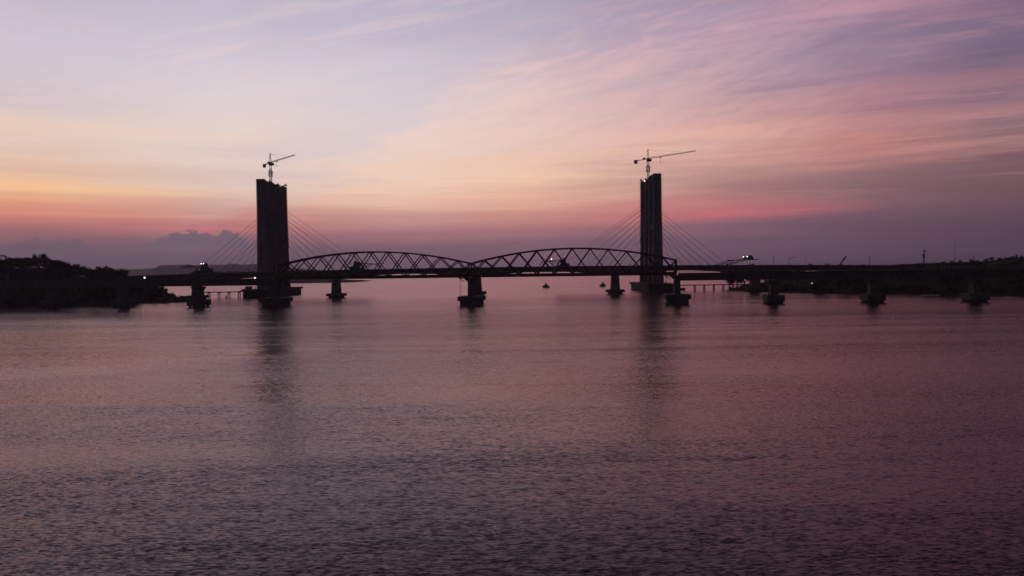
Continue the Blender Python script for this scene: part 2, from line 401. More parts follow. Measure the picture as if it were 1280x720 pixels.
# ------------------------------------------------------------------ railway bridge (nearest)
RO = Vector((-25.2, 432.6, 0)); RU = Vector((.9909,-.1350,0)); RN = Vector((.1350,.9909,0))
def RP(s, n, z): return RO + RU*s + RN*n + Vector((0,0,z))
def rail_bridge():
    root = empty('railway_bridge', RO, 'rust dark railway bridge with two arched truss spans crossing the river on concrete piers', 'bridge')
    def sbox(mb, s0, s1, n0, n1, z0, z1):
        mb.hexa([RP(s0,n0,z0),RP(s1,n0,z0),RP(s1,n1,z0),RP(s0,n1,z0),RP(s0,n0,z1),RP(s1,n0,z1),RP(s1,n1,z1),RP(s0,n1,z1)])
    HALF = 3.3
    for a, b in ((-129.0,-.8),(.8,125.0)):
        Lr = b-a; ends = 7.6; k = 10
        S = [a] + [a+ends+(Lr-2*ends)*i/k for i in range(k+1)] + [b]
        mid = (a+b)/2
        def topz(s):
            q = abs(s-mid)/(Lr/2); return 34.1 - 8.2*q**2.0
        m = MB()
        for sd in (-1,1):
            sbox(m, a, b, sd*HALF-.45, sd*HALF+.45, 17.1, 18.9)
        for s in S: sbox(m, s-.35, s+.35, -HALF+.45, HALF-.45, 17.35, 18.0)
        for sd in (-1,1): sbox(m, a, b, sd*1.1-.25, sd*1.1+.25, 18.0, 18.75)
        for i in range(int(Lr/1.6)):                       # sleepers
            sbox(m, a+.6+i*1.6, a+1.1+i*1.6, -1.6, 1.6, 18.752, 18.95)
        for sd in (-1,1): sbox(m, a, b, sd*.84-.05, sd*.84+.05, 18.952, 19.12)
        span = m.build('truss_span', M['steel'], root)
        for sd in (-1,1):
            t = MB(); P = [RP(s, sd*HALF, topz(s)) for s in S]
            for p, q in zip(P, P[1:]):
                dd = (q-p).normalized()*.25; t.beam(p-dd, q+dd, .8, .85)
            t.build('top_chord', M['steel'], span)
            for i in range(len(S)-1):
                for u, v in ((i, i+1),(i+1, i)):
                    g = MB(); off = .16 if u < v else -.16
                    g.beam(RP(S[u], sd*(HALF+off), 18.3), RP(S[v], sd*(HALF+off), topz(S[v])-.2), .30, .62)
                    g.build('diagonal', M['steel'], span)
            for s in (S[0], S[-1]):
                g = MB().beam(RP(s, sd*HALF, 18.5), RP(s, sd*HALF, topz(s)-.3), .7, .7); g.build('end_post', M['steel'], span)
        for i in range(1, len(S)-1):
            w = MB().beam(RP(S[i], -HALF+.4, topz(S[i])-.1), RP(S[i], HALF-.4, topz(S[i])-.1), .3, .35)
            w.build('cross_strut', M['steel'], span)
        for sd in (-1,1):                                  # gusset plates at panel points
            for s in S[1:-1]:
                for z in (18.9, topz(s)-.5):
                    gz = MB(); sbox(gz, s-.75, s+.75, sd*HALF-.38, sd*HALF+.38, z-.35, z+.55); gz.build('gusset_plate', M['steel'], span)
    PR = [126.0,181.1,236.3,291.1,346]; PL = [-130.0,-183.7,-238,-291,-345,-399]
    for seq in (PR, PL):
        for a, b in zip(seq, seq[1:]):
            lo, hi = min(a,b)+.4, max(a,b)-.4
            m = MB()
            for sd in (-1,1):
                sbox(m, lo, hi, sd*1.5-.12, sd*1.5+.12, 13.8, 17.4)
                sbox(m, lo, hi, sd*1.5-.45, sd*1.5+.45, 13.65, 13.797); sbox(m, lo, hi, sd*1.5-.45, sd*1.5+.45, 17.403, 17.6)
                for i in range(int((hi-lo)/2.2)): sbox(m, lo+.8+i*2.2, lo+.95+i*2.2, sd*1.5+(.123 if sd > 0 else -.43), sd*1.5+(.43 if sd > 0 else -.123), 13.8, 17.4)
            for i in range(int((hi-lo)/4.4)): m.beam(RP(lo+1+i*4.4,-1.3,14.2), RP(lo+1+i*4.4,1.3,17.1), .2)
            sp = m.build('girder_span', M['deck_steel'], root)
            d = MB(); sbox(d, lo, hi, -2.4, 2.4, 17.603, 18.0)
            for sd in (-1,1): sbox(d, lo, hi, sd*.84-.05, sd*.84+.05, 18.003, 18.2)
            d.build('track_deck', M['deck_steel'], sp)
            rl = MB()
            for sd in (-1,1):
                for i in range(int((hi-lo)/3)+1): rl.beam(RP(lo+i*3, sd*2.3, 18.003), RP(lo+i*3, sd*2.3, 19.2), .09)
                for z in (18.65, 19.2): rl.beam(RP(lo, sd*2.3, z), RP(hi, sd*2.3, z), .08)
            rl.build('handrail', M['deck_steel'], sp)
    ax = (RU, RN)
    def pier(s, main):
        c = RP(s, 0, 0); m = MB()
        if main:
            m.frustum(c, 3.6, 8.5, 5.5, 3.3, 8, 14.6, ax); m.frustum(c, 3.7, 8.4, 14.603, 7.4, 9.6, 16.3, ax); m.frustum(c, 7.6, 9.8, 16.303, 7.6, 9.8, 17.0, ax)
            p = m.build('pier', M['dark_concrete'], root)
            k = MB(); k.frustum(c, 12.2, 15, -3, 12.2, 15, 2.75, ax); k.frustum(c, 14.6, 17.4, 2.753, 14.6, 17.4, 5.497, ax)
            k.build('pile_cap', M['dark_concrete'], p)
            b = MB()
            for sd in (-1,1):
                for q in (-2.2,2.2): b.frustum(RP(s+q, sd*3.3, 0), 1, 1, 17.002, 1, 1, 17.195, ax)
            b.build('bearing', M['deck_steel'], p)
            g = MB(); g.beam(RP(s-3.8,-3,16.4), RP(s-7.4,-3,16.7), .8, .5); g.beam(RP(s-3.8,-3,14.4), RP(s-6.9,-3,16.3), .35); sbox(g, s-7.6, s-3.8, -4.5, 4.5, 16.95, 17.1)
            g.tube(RP(s-6.8,-3.2,5.4), RP(s-6.8,-3.2,17), .09); g.tube(RP(s-6.2,-3.2,5.4), RP(s-6.2,-3.2,17), .09)
            g.build('inspection_ladder', M['deck_steel'], p)
        else:
            m.frustum(c, 4.4, 6.6, 4.6, 4.0, 6, 10.8, ax); m.frustum(c, 4.1, 6.2, 10.803, 6.2, 7.4, 12.5, ax); m.frustum(c, 6.4, 7.6, 12.503, 6.4, 7.6, 13.3, ax)
            p = m.build('pier', M['dark_concrete'], root)
            k = MB(); k.frustum(c, 10.0, 12, .9, 10.0, 12, 4.597, ax)
            for q in (-3.6, 0, 3.6):
                for r in (-4.2, 0, 4.2): k.tube(RP(s+q, r, -3), RP(s+q, r, .897), .95, n=10)
            k.build('pile_cap', M['dark_concrete'], p)
            b = MB()
            for sd in (-1,1):
                for q in (-1.6,1.6): b.frustum(RP(s+q, sd*1.5, 0), .9, .9, 13.302, .9, .9, 13.64, ax)
            b.build('bearing', M['deck_steel'], p)
    for s in (-129.5, 0, 125.4): pier(s, True)
    for s in PR[1:] + PL[1:-1]: pier(s, False)
rail_bridge()

# ------------------------------------------------------------------ old road bridge (behind it)
RY = 587.0
ROAD_P = [-385,-267,-149,-29.2,87.5,206,324,442]
def road_z(x):
    if x > 320: return min(22.6, 20.0+(x-320)*.026)
    return 23.0 - 3.0*(x/320.0)**2 if x > -320 else 20.0-(-x-320)*.012
def road_bridge():
    root = empty('road_bridge', (ROAD_P[3], RY, 0), 'old low concrete road bridge with haunched spans running between the railway trusses and the pylons', 'bridge')
    m = MB(); rows = []
    x = -560.0
    while x <= 560:
        dmin = min(abs(x-p) for p in ROAD_P); q = 1-min(dmin, 59)/59.0
        dep = 3.6 + 3.8*q**1.8; z = road_z(x); w = 3.2
        rows.append([(x,RY-5.2,z),(x,RY-5.2,z-.5),(x,RY-w,z-.9),(x,RY-w+.3,z-dep),(x,RY+w-.3,z-dep),(x,RY+w,z-.9),(x,RY+5.2,z-.5),(x,RY+5.2,z)])
        x += 5.0
    m.strip(rows); m.build('deck', M['concrete'], root)
    for sd in (-1,1):
        p = MB(); x = -560
        while x < 560:
            y = RY+sd*5.0
            p.hexa([(x,y-.12,road_z(x)+.004),(x+5,y-.12,road_z(x+5)+.004),(x+5,y+.12,road_z(x+5)+.004),(x,y+.12,road_z(x)+.004),
                    (x,y-.12,road_z(x)+.85),(x+5,y-.12,road_z(x+5)+.85),(x+5,y+.12,road_z(x+5)+.85),(x,y+.12,road_z(x)+.85)])
            x += 5
        p.build('parapet', M['concrete'], root)
    for px in ROAD_P:
        if px < -260 or px > 330: base = 1.0
        m = MB(); zt = road_z(px)-7.1
        m.frustum((px,RY), 7.4, 6.4, 3.5, 6.0, 5.8, zt+.3)
        pr = m.build('pier', M['concrete'], root)
        k = MB(); k.frustum((px,RY), 15.0, 13, 1.2, 14, 12, 3.497)
        k.frustum((px,RY), 11, 10, -3, 11, 10, 1.197)
        k.build('pile_cap', M['dark_concrete'], pr)
road_bridge()

# ------------------------------------------------------------------ unfinished cable-stayed bridge, two halves
LEG_Y = [629.0, 648.3, 668.0, 688.5]
def half(xc, out, label):
    """out = -1 for the half whose short arm points to the left bank, +1 for the right"""
    root = empty('cable_stayed_bridge', (xc, LEG_Y[0], 0), label, 'bridge', 'halves of the unfinished cable stayed bridge')
    x0, x1 = xc-11.5, xc+11.5
    m = MB(); m.box(x0, x1, 612, 704, -3, 5.2); m.box(x0-1.5, x1+1.5, 610.5, 705.5, 5.203, 7.0)
    cap = m.build('pile_cap', M['dark_concrete'], root)
    r = MB()
    for y in range(611, 706, 4):
        for x in (x0-1.3, x1+1.3): r.beam((x,y,7.003),(x,y,8.2), .1)
    for x in (x0-1.3, x1+1.3):
        for z in (7.6, 8.2): r.beam((x,611,z),(x,705,z), .08)
    r.build('railing', M['deck_steel'], cap)
    f = MB()
    for i in range(4):                                    # stair scaffold on the cap
        xs = x0+1.5 if out > 0 else x1-4.0
        for dx, dy in ((0,0),(2.5,0),(2.5,2.5),(0,2.5)): f.beam((xs+dx,652+dy,7.003+i*2.5),(xs+dx,652+dy,9.5+i*2.5), .16)
        f.beam((xs,652,9.4+i*2.5),(xs+2.5,652,9.4+i*2.5), .14); f.beam((xs,652,7.2+i*2.5),(xs+2.5,652,9.4+i*2.5), .12)
        f.beam((xs,652,9.4+i*2.5),(xs,654.5,9.4+i*2.5), .14)
    f.build('stair_scaffold', M['deck_steel'], cap)
    TOP = 106.5
    for i, y in enumerate(LEG_Y):
        prof = [(7.003,10.6),(22,9.6),(40,8.5),(58,7.7),(76,7.1),(TOP,6.9)]
        m = MB(); rows = []
        for z, w in prof:
            h = w/2; d = 2.3 + (10.6-w)*-.05
            c = .45
            rows.append([(xc-h,y-d+c,z),(xc-h+c,y-d,z),(xc-1.4,y-d,z),(xc-1.1,y-d+.35,z),(xc+1.1,y-d+.35,z),(xc+1.4,y-d,z),(xc+h-c,y-d,z),(xc+h,y-d+c,z),(xc+h,y+d-c,z),(xc+h-c,y+d,z),(xc-h+c,y+d,z),(xc-h,y+d-c,z)])
        m.strip(rows)
        leg = m.build('pylon_leg', M['new_concrete'], root)
        for sd in (-1,1):                                  # toothed rail of anchor brackets up each edge
            rows = []; z = 46.0
            while z < TOP-1.5:
                for dz, pr in ((0,.12),(.01,.95),(.9,.95),(.91,.12)):
                    hw = lerp_tab(prof, z+dz)/2
                    e0, e1 = xc+sd*(hw-.1), xc+sd*(hw+pr)
                    ring = [(e0,y-.8,z+dz),(e1,y-.8,z+dz),(e1,y+.8,z+dz),(e0,y+.8,z+dz)]
                    rows.append(ring if sd > 0 else ring[::-1])
                z += 2.45
            cb = MB(); cb.strip(rows); cb.build('anchor_rail', M['new_concrete'], leg)
        if i > 0:
            fw = MB()
            h = 3.5; rr = random.Random(i+int(xc))
            for q in range(5):
                x = xc-h+rr.random()*2*h; z = TOP+.003
                fw.box(x-.45, x+.45, y-1.5+rr.random(), y+.6+rr.random(), z, z+.5+1.1*rr.random())
            if i == 3:
                fw.box(xc-out*h-.9, xc-out*h+.9, y-2.2, y+2.2, TOP+.9, TOP+1.1); fw.tube((xc-out*(h-.4),y,TOP+1), (xc-out*(h-.4),y,TOP+3.6), .18)
                fw.box(xc-out*h*.9-.8, xc-out*h*.9+.8, y-1.6, y+1.2, TOP+1.103, TOP+2.4)
            fw.build('formwork', M['form'], leg)
    for a, b in ((0,1),(2,3)):
        m = MB()
        m.box(xc-2.4, xc+2.4, LEG_Y[a]+2.25, LEG_Y[b]-2.25, 57, 61); m.box(xc-3.4, xc+3.4, LEG_Y[a]+2.25, LEG_Y[b]-2.25, 15.5, 19)
        m.build('cross_beam', M['new_concrete'], root)
    long_, short = 91.0, 68.0
    xa, xb = (xc-short, xc+long_) if out < 0 else (xc-long_, xc+short)
    for a, b in ((0,1),(2,3)):
        y0, y1 = LEG_Y[a]+2.6, LEG_Y[b]-2.6
        m = MB(); m.box(xa, xb, y0, y1, 21.7, 22.0)
        for y in (y0+.5, y1-.5): m.box(xa, xb, y-.35, y+.35, 19.6, 21.697)
        x = xa+1
        while x < xb: m.box(x-.15, x+.15, y0+.86, y1-.86, 20.2, 21.697); x += 3.7
        dk = m.build('deck', M['new_concrete'], root)
        rb = MB(); x = xa
        while x < xb:
            for y in (y0+.2, y1-.2): rb.beam((x,y,22.003),(x,y,23.15), .12)
            x += 3.0
        for y in (y0+.2, y1-.2):
            for z in (22.6, 23.1): rb.beam((xa,y,z),(xb,y,z), .08)
            rb.box(xa, xb, y-.2, y+.2, 22.003, 22.35)
        rb.build('edge_barrier', M['deck_steel'], dk)
    for i in STAY_LEGS:
        y = LEG_Y[i]; yd = y+2.9 if i in (0,2) else y-2.9
        for sd, reach, n, ztop, zstep in ((-out, long_-3, 8, 82.5, 4.3), (out, short-2, 7, 71.0, 4.0)):
            for k in range(n):
                xd = xc+sd*(reach-k*(reach-9)/(n-.3)); zt = ztop-k*zstep
                hw = lerp_tab([(7,5.3),(22,4.8),(40,4.25),(58,3.85),(76,3.55),(107,3.45)], zt)
                c = MB().tube((xc+sd*(hw-.1), y, zt), (xd, yd, 22.1), STAY_R, n=5)
                e = Vector((xc+sd*hw, y, zt))-Vector((xd, yd, 22.1)); e.normalize()
                c.tube(Vector((xd,yd,22.1)), Vector((xd,yd,22.1))+e*2.6, .26, n=5)
                c.build('stay_cable', M['cable'], root)
    lp = MB() if out > 0 else None
    return root
STAY_LEGS, STAY_R = (0, 3), .115
XL, XR = -226.0, 132.6
half(XL, -1, 'unfinished cable stayed half beside the wooded bank, its pylon top descending to the right')
half(XR, 1, 'unfinished cable stayed half beside the flat bank, its pylon top descending to the left')

# ------------------------------------------------------------------ tower cranes
def crane(px, tip, tail, base, zj, label):
    root = empty('tower_crane', (px[0], px[1], base), label, 'crane', 'tower cranes on the pylons')
    x, y = px
    m = MB(); hw = .85; z = base
    for a, b in ((-1,-1),(1,-1),(1,1),(-1,1)): m.beam((x+a*hw,y+b*hw,base),(x+a*hw,y+b*hw,zj-2.5), .24)
    k = 0
    while z < zj-4.5:
        for (a,b),(c,d) in (((-1,-1),(1,-1)),((1,-1),(1,1)),((1,1),(-1,1)),((-1,1),(-1,-1))):
            m.beam((x+a*hw,y+b*hw,z),(x+c*hw,y+d*hw,z), .13)
            p, q = ((a,b),(c,d)) if k % 2 else ((c,d),(a,b))
            m.beam((x+p[0]*hw,y+p[1]*hw,z),(x+q[0]*hw,y+q[1]*hw,z+2.1), .12)
        z += 2.1; k += 1
    m.build('mast', M['crane'], root)
    cl = MB()
    zc = base+(zj-base)*.47
    for a in (-1,1):
        for b in (-1,1): cl.beam((x+a*1.35,y+b*1.35,zc-2.6),(x+a*1.35,y+b*1.35,zc+2.6), .34)
    for zz in (zc-2.6, zc-.9, zc+.9, zc+2.6): cl.box(x-1.6, x+1.6, y-1.6, y+1.6, zz-.16, zz+.16)
    cl.beam((x+1.6,y,zc+1),(x+4.2,y,zc+1.1), .25)
    cl.build('climbing_frame', M['crane'], root)
    t = MB(); t.box(x-1.3, x+1.3, y-1.3, y+1.3, zj-2.5, zj-1.6); t.frustum((x,y), 2.2, 2.2, zj-1.597, 1.8, 1.8, zj+.9)
    t.build('slewing_unit', M['crane'], root)
    d = Vector((tip[0]-x, tip[1]-y, 0)); Lj = d.length; d.normalize(); s = Vector((-d.y, d.x, 0))
    c0 = Vector((x,y,zj))
    cab = MB(); cc = c0+s*1.9+d*1.2; cab.frustum((cc.x,cc.y), 1.5, 1.9, zj-2.3, 1.7, 2.1, zj-.1, (s, d)); cab.build('cab', M['crane'], root)
    ap = c0+Vector((0,0,8.6)); a = MB()
    for u, v in ((.8,.8),(.8,-.8),(-.8,-.8),(-.8,.8)): a.beam(c0+d*u+s*v+Vector((0,0,.9)), ap+d*u*.2+s*v*.2, .2)
    for z in (3,5,7):
        w = .8*(1-z/9.2)+.1
        a.beam(c0+d*w+s*w+Vector((0,0,z)), c0-d*w-s*w+Vector((0,0,z)), .12); a.beam(c0+d*w-s*w+Vector((0,0,z)), c0-d*w+s*w+Vector((0,0,z)), .12)
    a.tube(ap, ap+Vector((0,0,1.2)), .1); a.box(ap.x-.5, ap.x+.5, ap.y-.35, ap.y+.35, ap.z-.4, ap.z+.2)
    a.build('apex_tower', M['crane'], root)
    j = MB(); n = int(Lj/2.4)
    bl, br, tp = [], [], []
    for i in range(n+1):
        q = i/n; hgt = 1.3*(1-.45*q)
        b = c0+d*(1.2+(Lj-1.2)*q)
        bl.append(b+s*.6); br.append(b-s*.6); tp.append(b+Vector((0,0,hgt)))
    for i in range(n):
        j.beam(bl[i], bl[i+1], .17); j.beam(br[i], br[i+1], .17); j.beam(tp[i], tp[i+1], .19)
        j.beam(bl[i], tp[i], .1); j.beam(br[i], tp[i], .1); j.beam(tp[i], bl[i+1], .1); j.beam(tp[i], br[i+1], .1); j.beam(bl[i], br[i], .1)
    j.build('jib', M['crane'], root)
    for q in (.42, .78): MB().tube(ap, tp[int(n*q)], .045, n=4).build('pendant_line', M['cable'], root)
    Lc = (Vector((tail[0]-x, tail[1]-y, 0))).length
    cj = MB()
    for v in (.7,-.7): cj.beam(c0+s*v-d*1, c0+s*v-d*Lc, .28, .38)
    for i in range(int(Lc/1.8)): cj.beam(c0+s*.7-d*(1+i*1.8), c0-s*.7-d*(1+i*1.8), .18)
    wq = c0-d*(Lc*.28); cj.frustum((wq.x,wq.y), 2.2, 1.4, zj+.2, 2.0, 1.2, zj+1.7, (d,s))
    cj.build('counter_jib', M['crane'], root)
    MB().tube(ap, c0-d*(Lc-1.5)+Vector((0,0,.2)), .05, n=4).build('pendant_line', M['cable'], root)
    cw = c0-d*(Lc-1.4); k = MB()
    for i in range(3): e = cw+d*(i*.95-.95); k.frustum((e.x,e.y), .8, 2.0, zj-2.6, .8, 2.0, zj+.6, (d,s))
    k.build('counterweight', M['concrete'], root)
    tq = c0+d*(Lj*.27); h = MB(); h.frustum((tq.x,tq.y), 1.7, 1.3, zj-.75, 1.9, 1.4, zj-.2, (d,s))
    h.tube((tq.x,tq.y,zj-.75),(tq.x,tq.y,zj-4.2), .05, n=4); h.frustum((tq.x,tq.y), .3, .3, zj-5.1, .8, .6, zj-4.2, (d,s))
    h.build('trolley_hook', M['crane'], root)
crane((-227.0, 658), (-191,617), (-239.5,668), 106.6, 125.6, 'tower crane with steeply seen jib on the pylon beside the wooded bank')
crane((130.4, 658), (165,618), (117.2,667), 106.6, 124.4, 'tower crane with long latticed jib and hook on the pylon beside the flat bank')

# ------------------------------------------------------------------ lifting frames at the deck tips
def frame_proto():
    """forward = +x, standing on the deck at z=0"""
    root = empty('lifting_frame', (0,0,0), 'x', 'crane', 'lifting frames at the deck tips')
    W = 6.0
    m = MB()
    for y in (-W, W):
        m.beam((-9,y,.5),(7,y,.5), .7, .8)
        m.beam((-8,y,.9),(0,y,7.2), .5); m.beam((4,y,.9),(0,y,7.2), .55); m.beam((-3.5,y,.9),(0,y,7.2), .35); m.beam((-2,y,5.4),(9,y,5.0), .4)
        m.beam((0,y,7.2),(11,y,6.7), .42, .6); m.beam((4,y,1.0),(10,y,6.6), .35); m.beam((0,y,3.9),(4,y,.9), .3)
    for x, z in ((0,7.2),(11,6.7),(4,1),(-8,.9)): m.beam((x,-W,z),(x,W,z), .4)
    m.build('side_frame', M['deck_steel'], root)
    b = MB()
    for y in (-3.5, 3.5):
        b.beam((3,y,7.0),(16.5,y,6.1), .45, .75); b.beam((16.5,y,6.1),(18.5,y,3.2), .28); b.tube((18.5,y,3.2),(18.7,y,-1.5), .1)
    b.box(16,17,-4,4,5.6,6.4)
    b.build('boom', M['deck_steel'], root)
    w = MB(); w.box(-5.2,-.6,-2.4,2.4,5.6,8.0); w.box(-4.4,1.8,-3.4,-2.6,8.003,8.3); w.frustum((-4,0),2.4,2.6,8.003,1.8,2,9.6); w.box(-7.5,3.2,-5.2,5.2,.9,2.6); w.frustum((-3.4,0),6.4,7.6,2.603,4.6,5.2,5.597); w.box(-8.6,-5.6,-4.4,4.4,2.603,4.4)
    w.build('winch_house', M['deck_steel'], root)
    p = MB()
    for x, y in ((-1,-3),(-6.5,-3)): p.tube((x,y,7.2),(x,y,10.6), .12)
    p.build('lamp_mast', M['deck_steel'], root)
    tp = MB(); tp.beam((-9,0,.6),(-14,0,.4), .9, .9); tp.beam((-7,W,3.0),(-13.5,W,.6), .3); tp.beam((-7,-W,3.0),(-13.5,-W,.6), .3)
    tp.build('tail_tie', M['deck_steel'], root)
    return root
proto = frame_proto()
def flood(root, spots):
    for q in spots: 
        f = MB().ball(root.location+Vector(q), .37).build('floodlight', M['lamp'], root)
        MB().tube(root.location+Vector((q[0],q[1],q[2]-1.9)), root.location+Vector((q[0],q[1],q[2]-.4)), .09).build('lamp_stand', M['deck_steel'], root)
frames = [
  (XL-60, 'L', 'lifting frame with twin white floodlights over the deck tip nearest the wooded bank', [(-1.4,3.6,8.9),(-3.5,3.6,8.9)]),
  (XL+86, 'R', 'dark unlit lifting frame seen through the truss nearest the wooded bank', []),
  (XR-88, 'L', 'lifting frame with one floodlight on its raised arm, seen through the truss', [(8.0,3.6,8.6)]),
]
for i, (x, dr, lab, spots) in enumerate(frames):
    o = proto if i == 0 else copy_tree(proto)
    frames[i] = (o, x, dr, lab, spots)
for o, x, dr, lab, spots in frames:
    o.location = (x, (LEG_Y[0]+LEG_Y[1])/2, 22.01); o['label'] = lab
    o.rotation_euler.z = math.pi if dr == 'L' else 0
    flood(o, spots)
def gantry():
    base = Vector((XR+65, (LEG_Y[0]+LEG_Y[1])/2, 22.01))
    root = empty('lifting_frame', base, 'lifting frame with two floodlights and long flat top, near the flat bank', 'crane', 'lifting frames at the deck tips')
    m = MB()
    for y in (-6, 6):
        for p, q, w in (((-9,y,.5),(3,y,.5),.7),((2.5,y,5.3),(27.5,y,5.6),.7),((-9,y,.9),(4,y,5.2),.45),((-2,y,.9),(6,y,5.2),.35),((1.5,y,.9),(16,y,5.2),.5),((2,y,.9),(4.5,y,5.2),.4),((6,y,2.3),(9,y,5.2),.3)):
            m.beam(base+Vector(p), base+Vector(q), w)
    for x, z in ((3,5.3),(15,5.45),(27,5.6),(-9,.5)): m.beam(base+Vector((x,-6,z)), base+Vector((x,6,z)), .4)
    m.build('side_frame', M['deck_steel'], root)
    c = MB(); cx = base+Vector((20.5,0,0)); c.frustum((cx.x,cx.y), 8.0, 8, base.z+6.0, 7.0, 7, base.z+8.2); c.frustum((cx.x+1.5,cx.y), 3.5, 5, base.z+8.203, 2.4, 4, base.z+9.6)
    c.build('winch_house', M['deck_steel'], root)
    flood(root, [(14.6,-4.6,8.2),(18.2,-4.6,8.4)])
gantry()

# ------------------------------------------------------------------ trestles, barges, boats
def trestle(pts, posts, z, label, y):
    root = empty('work_trestle', (posts[0], y, 0), label, 'jetty', 'temporary trestles at the pylons')
    m = MB()
    for (xa, za), (xb, zb) in zip(pts, pts[1:]):
        m.hexa([(xa,y-2.5,za-.7),(xb,y-2.5,zb-.7),(xb,y+2.5,zb-.7),(xa,y+2.5,za-.7),(xa,y-2.5,za),(xb,y-2.5,zb),(xb,y+2.5,zb),(xa,y+2.5,za)])
    m.build('walkway', M['deck_steel'], root)
    for x in posts:
        p = MB()
        for yy in (y-2, y+2): p.tube((x,yy,-3),(x,yy,z-.7), .42, n=8)
        p.beam((x,y-2.6,z-1.0),(x,y+2.6,z-1.0), .5, .6)
        p.build('pile_bent', M['timber'], root)
    return root
def X(px, d): return (px-640)*d/F_PX
lp = [X(p, 610) for p in (259.5,272,284.5,297.5,303.5)]
trestle([(X(244,610),5.6),(X(298,610),5.6),(XL-11.2,7.6)], lp, 5.6, 'narrow steel trestle with sloping end joining the wooded bank to the pylon base', 612.5)
rp = [X(p, 632) for p in (868.5,880.5,892.3,904.3,916.3,928.4,940.4)]
trestle([(XR+13,5.4),(X(948,632),5.4)], rp, 5.4, 'long level steel trestle on evenly spaced piles beside the flat bank', 632)
o = MB().tube((X(282.4,600),600,-3),(X(282.4,600),600,2.2), .6, n=8).build('mooring_pile', M['timber'])
tag(o, 'lone short mooring pile standing in the water in front of the sloping trestle', 'pile')

def barge(c, w, l, label):
    root = empty('work_barge', (c[0],c[1],0), label, 'barge')
    m = MB(); m.frustum(c, w-1, l-1, -.8, w, l, 2.0); m.build('hull', M['hull'], root)
    d = MB(); d.frustum((c[0]-w*.2,c[1]), w*.3, l*.4, 2.003, w*.28, l*.38, 4.6); d.build('deck_house', M['wall'], root)
    b = MB()
    for sx in (-1,1):
        for sy in (-1,1): b.tube((c[0]+sx*w*.44,c[1]+sy*l*.44,2.003),(c[0]+sx*w*.44,c[1]+sy*l*.44,3.0), .25, n=7)
    b.build('bollard', M['hull'], root)
barge((XR+21.5, 655), 14, 26, 'flat work barge with a small deck house moored against the lit pylon base')

def boat(c, Lh, label, mast_dx, tall):
    root = empty('small_boat', (c[0],c[1],0), label, 'boat', 'small boats on the river')
    x, y = c; m = MB(); rows = []
    for q, w, zk in ((-1,.9,.9),(-.6,1.35,.1),(0,1.5,-.2),(.6,1.2,.0),(1,.15,1.1)):
        s = x+q*Lh/2; zt = 1.9+.5*abs(q)**2
        rows.append([(s,y-w,zt),(s,y-w*.7,zk-.3),(s,y+w*.7,zk-.3),(s,y+w,zt)])
    m.strip(rows); m.build('hull', M['hull'], root)
    k = MB(); k.frustum((x,y), Lh*.5, 2.3, 1.9, Lh*.34, 2.0, 3.7); k.frustum((x+.1,y), Lh*.3, 1.9, 3.703, Lh*.12, 1.2, 5.0); k.build('cabin', M['hull'], root)
    t = MB().tube((x+mast_dx,y,2.0),(x+mast_dx,y,tall), .14, n=5); t.tube((x+.15,y,4.9),(x+.15,y,tall+.6), .13, n=5)
    t.tube((x+mast_dx,y,tall-.2),(x+Lh*.46,y,2.2), .05, n=4); t.build('mast', M['hull'], root)
boat((X(682.6,800),800), 8.6, 'small boat with a low cabin and two short masts under the lit lifting frame', -2.6, 6.2)
boat((X(753.5,817),817), 7.4, 'small boat with a tall narrow cabin beside the road bridge pier', .4, 7.0)

# ------------------------------------------------------------------ masts, poles and lamps on the banks
def base_z(x, y): return right_h(x, y) if x > 0 else left_h(x, y)
def pole(name, px, py, d, label, cat, group=None, arms=(), r=.16, extra=None):
    p = at(px, py, d); z0 = base_z(p.x, p.y)-.3
    root = empty(name, (p.x, p.y, z0), label, cat, group)
    MB().tube((p.x,p.y,z0),(p.x,p.y,p.z), r*1.3, r*.8, n=8).build('pole', M['deck_steel'], root)
    for dz, l, rr in arms:
        MB().beam((p.x-l*.5,p.y,p.z-dz),(p.x+l*.5,p.y,p.z-dz), rr).build('cross_arm', M['deck_steel'], root)
    if extra: extra(root, p)
    return root
G = 'thin poles along the flat bank'
pole('pole', 949.5, 322.5, 690, 'short thin pole rising behind the flat bank deck next to the floodlit lifting frame', 'pole', G, r=.14)
pole('pole', 967, 321, 700, 'pole with pale blurred head, second along the flat bank from the lifting frame', 'pole', G, arms=((.3,.9,.5),(2.2,.7,.4)), r=.2)
pole('pole', 1007, 322.5, 710, 'bare thin pole between the bracket lamp and the raised boom', 'pole', G, r=.12)
def bracket(root, p):
    m = MB(); m.beam((p.x,p.y,p.z-2.2),(p.x+3.4,p.y,p.z-.2), .3); m.beam((p.x+3.4,p.y,p.z-.2),(p.x+6.6,p.y,p.z-.3), .32); m.box(p.x+5.2,p.x+6.9,p.y-.4,p.y+.4,p.z-.65,p.z-.3)
    m.build('bracket_arm', M['deck_steel'], root)
pole('street_lamp', 986.3, 321.5, 700, 'tall lamp column with a long bracket arm pointing away from the pylons', 'lamp post', extra=bracket, r=.22)
pole('utility_pole', 1087.3, 319.6, 700, 'utility pole with three cross arms beyond the flat bank', 'utility pole', arms=((1.2,4.2,.2),(3.2,4.2,.2),(5.4,4.0,.2)), r=.24)
def mast_head(root, p):
    m = MB(); m.tube((p.x,p.y,p.z-10.5),(p.x-.3,p.y,p.z-4.4), .6, 1.35, n=9); m.tube((p.x-.3,p.y,p.z-4.397),(p.x-.2,p.y,p.z-3.6), 1.3, .6, n=9)
    m.box(p.x-.3,p.x+1.6,p.y-.8,p.y+.8,p.z-1.9,p.z-.7); m.beam((p.x-.3,p.y,p.z-3.7),(p.x+1.8,p.y,p.z+.4), .16)
    m.build('tank_drum', M['roof'], root)
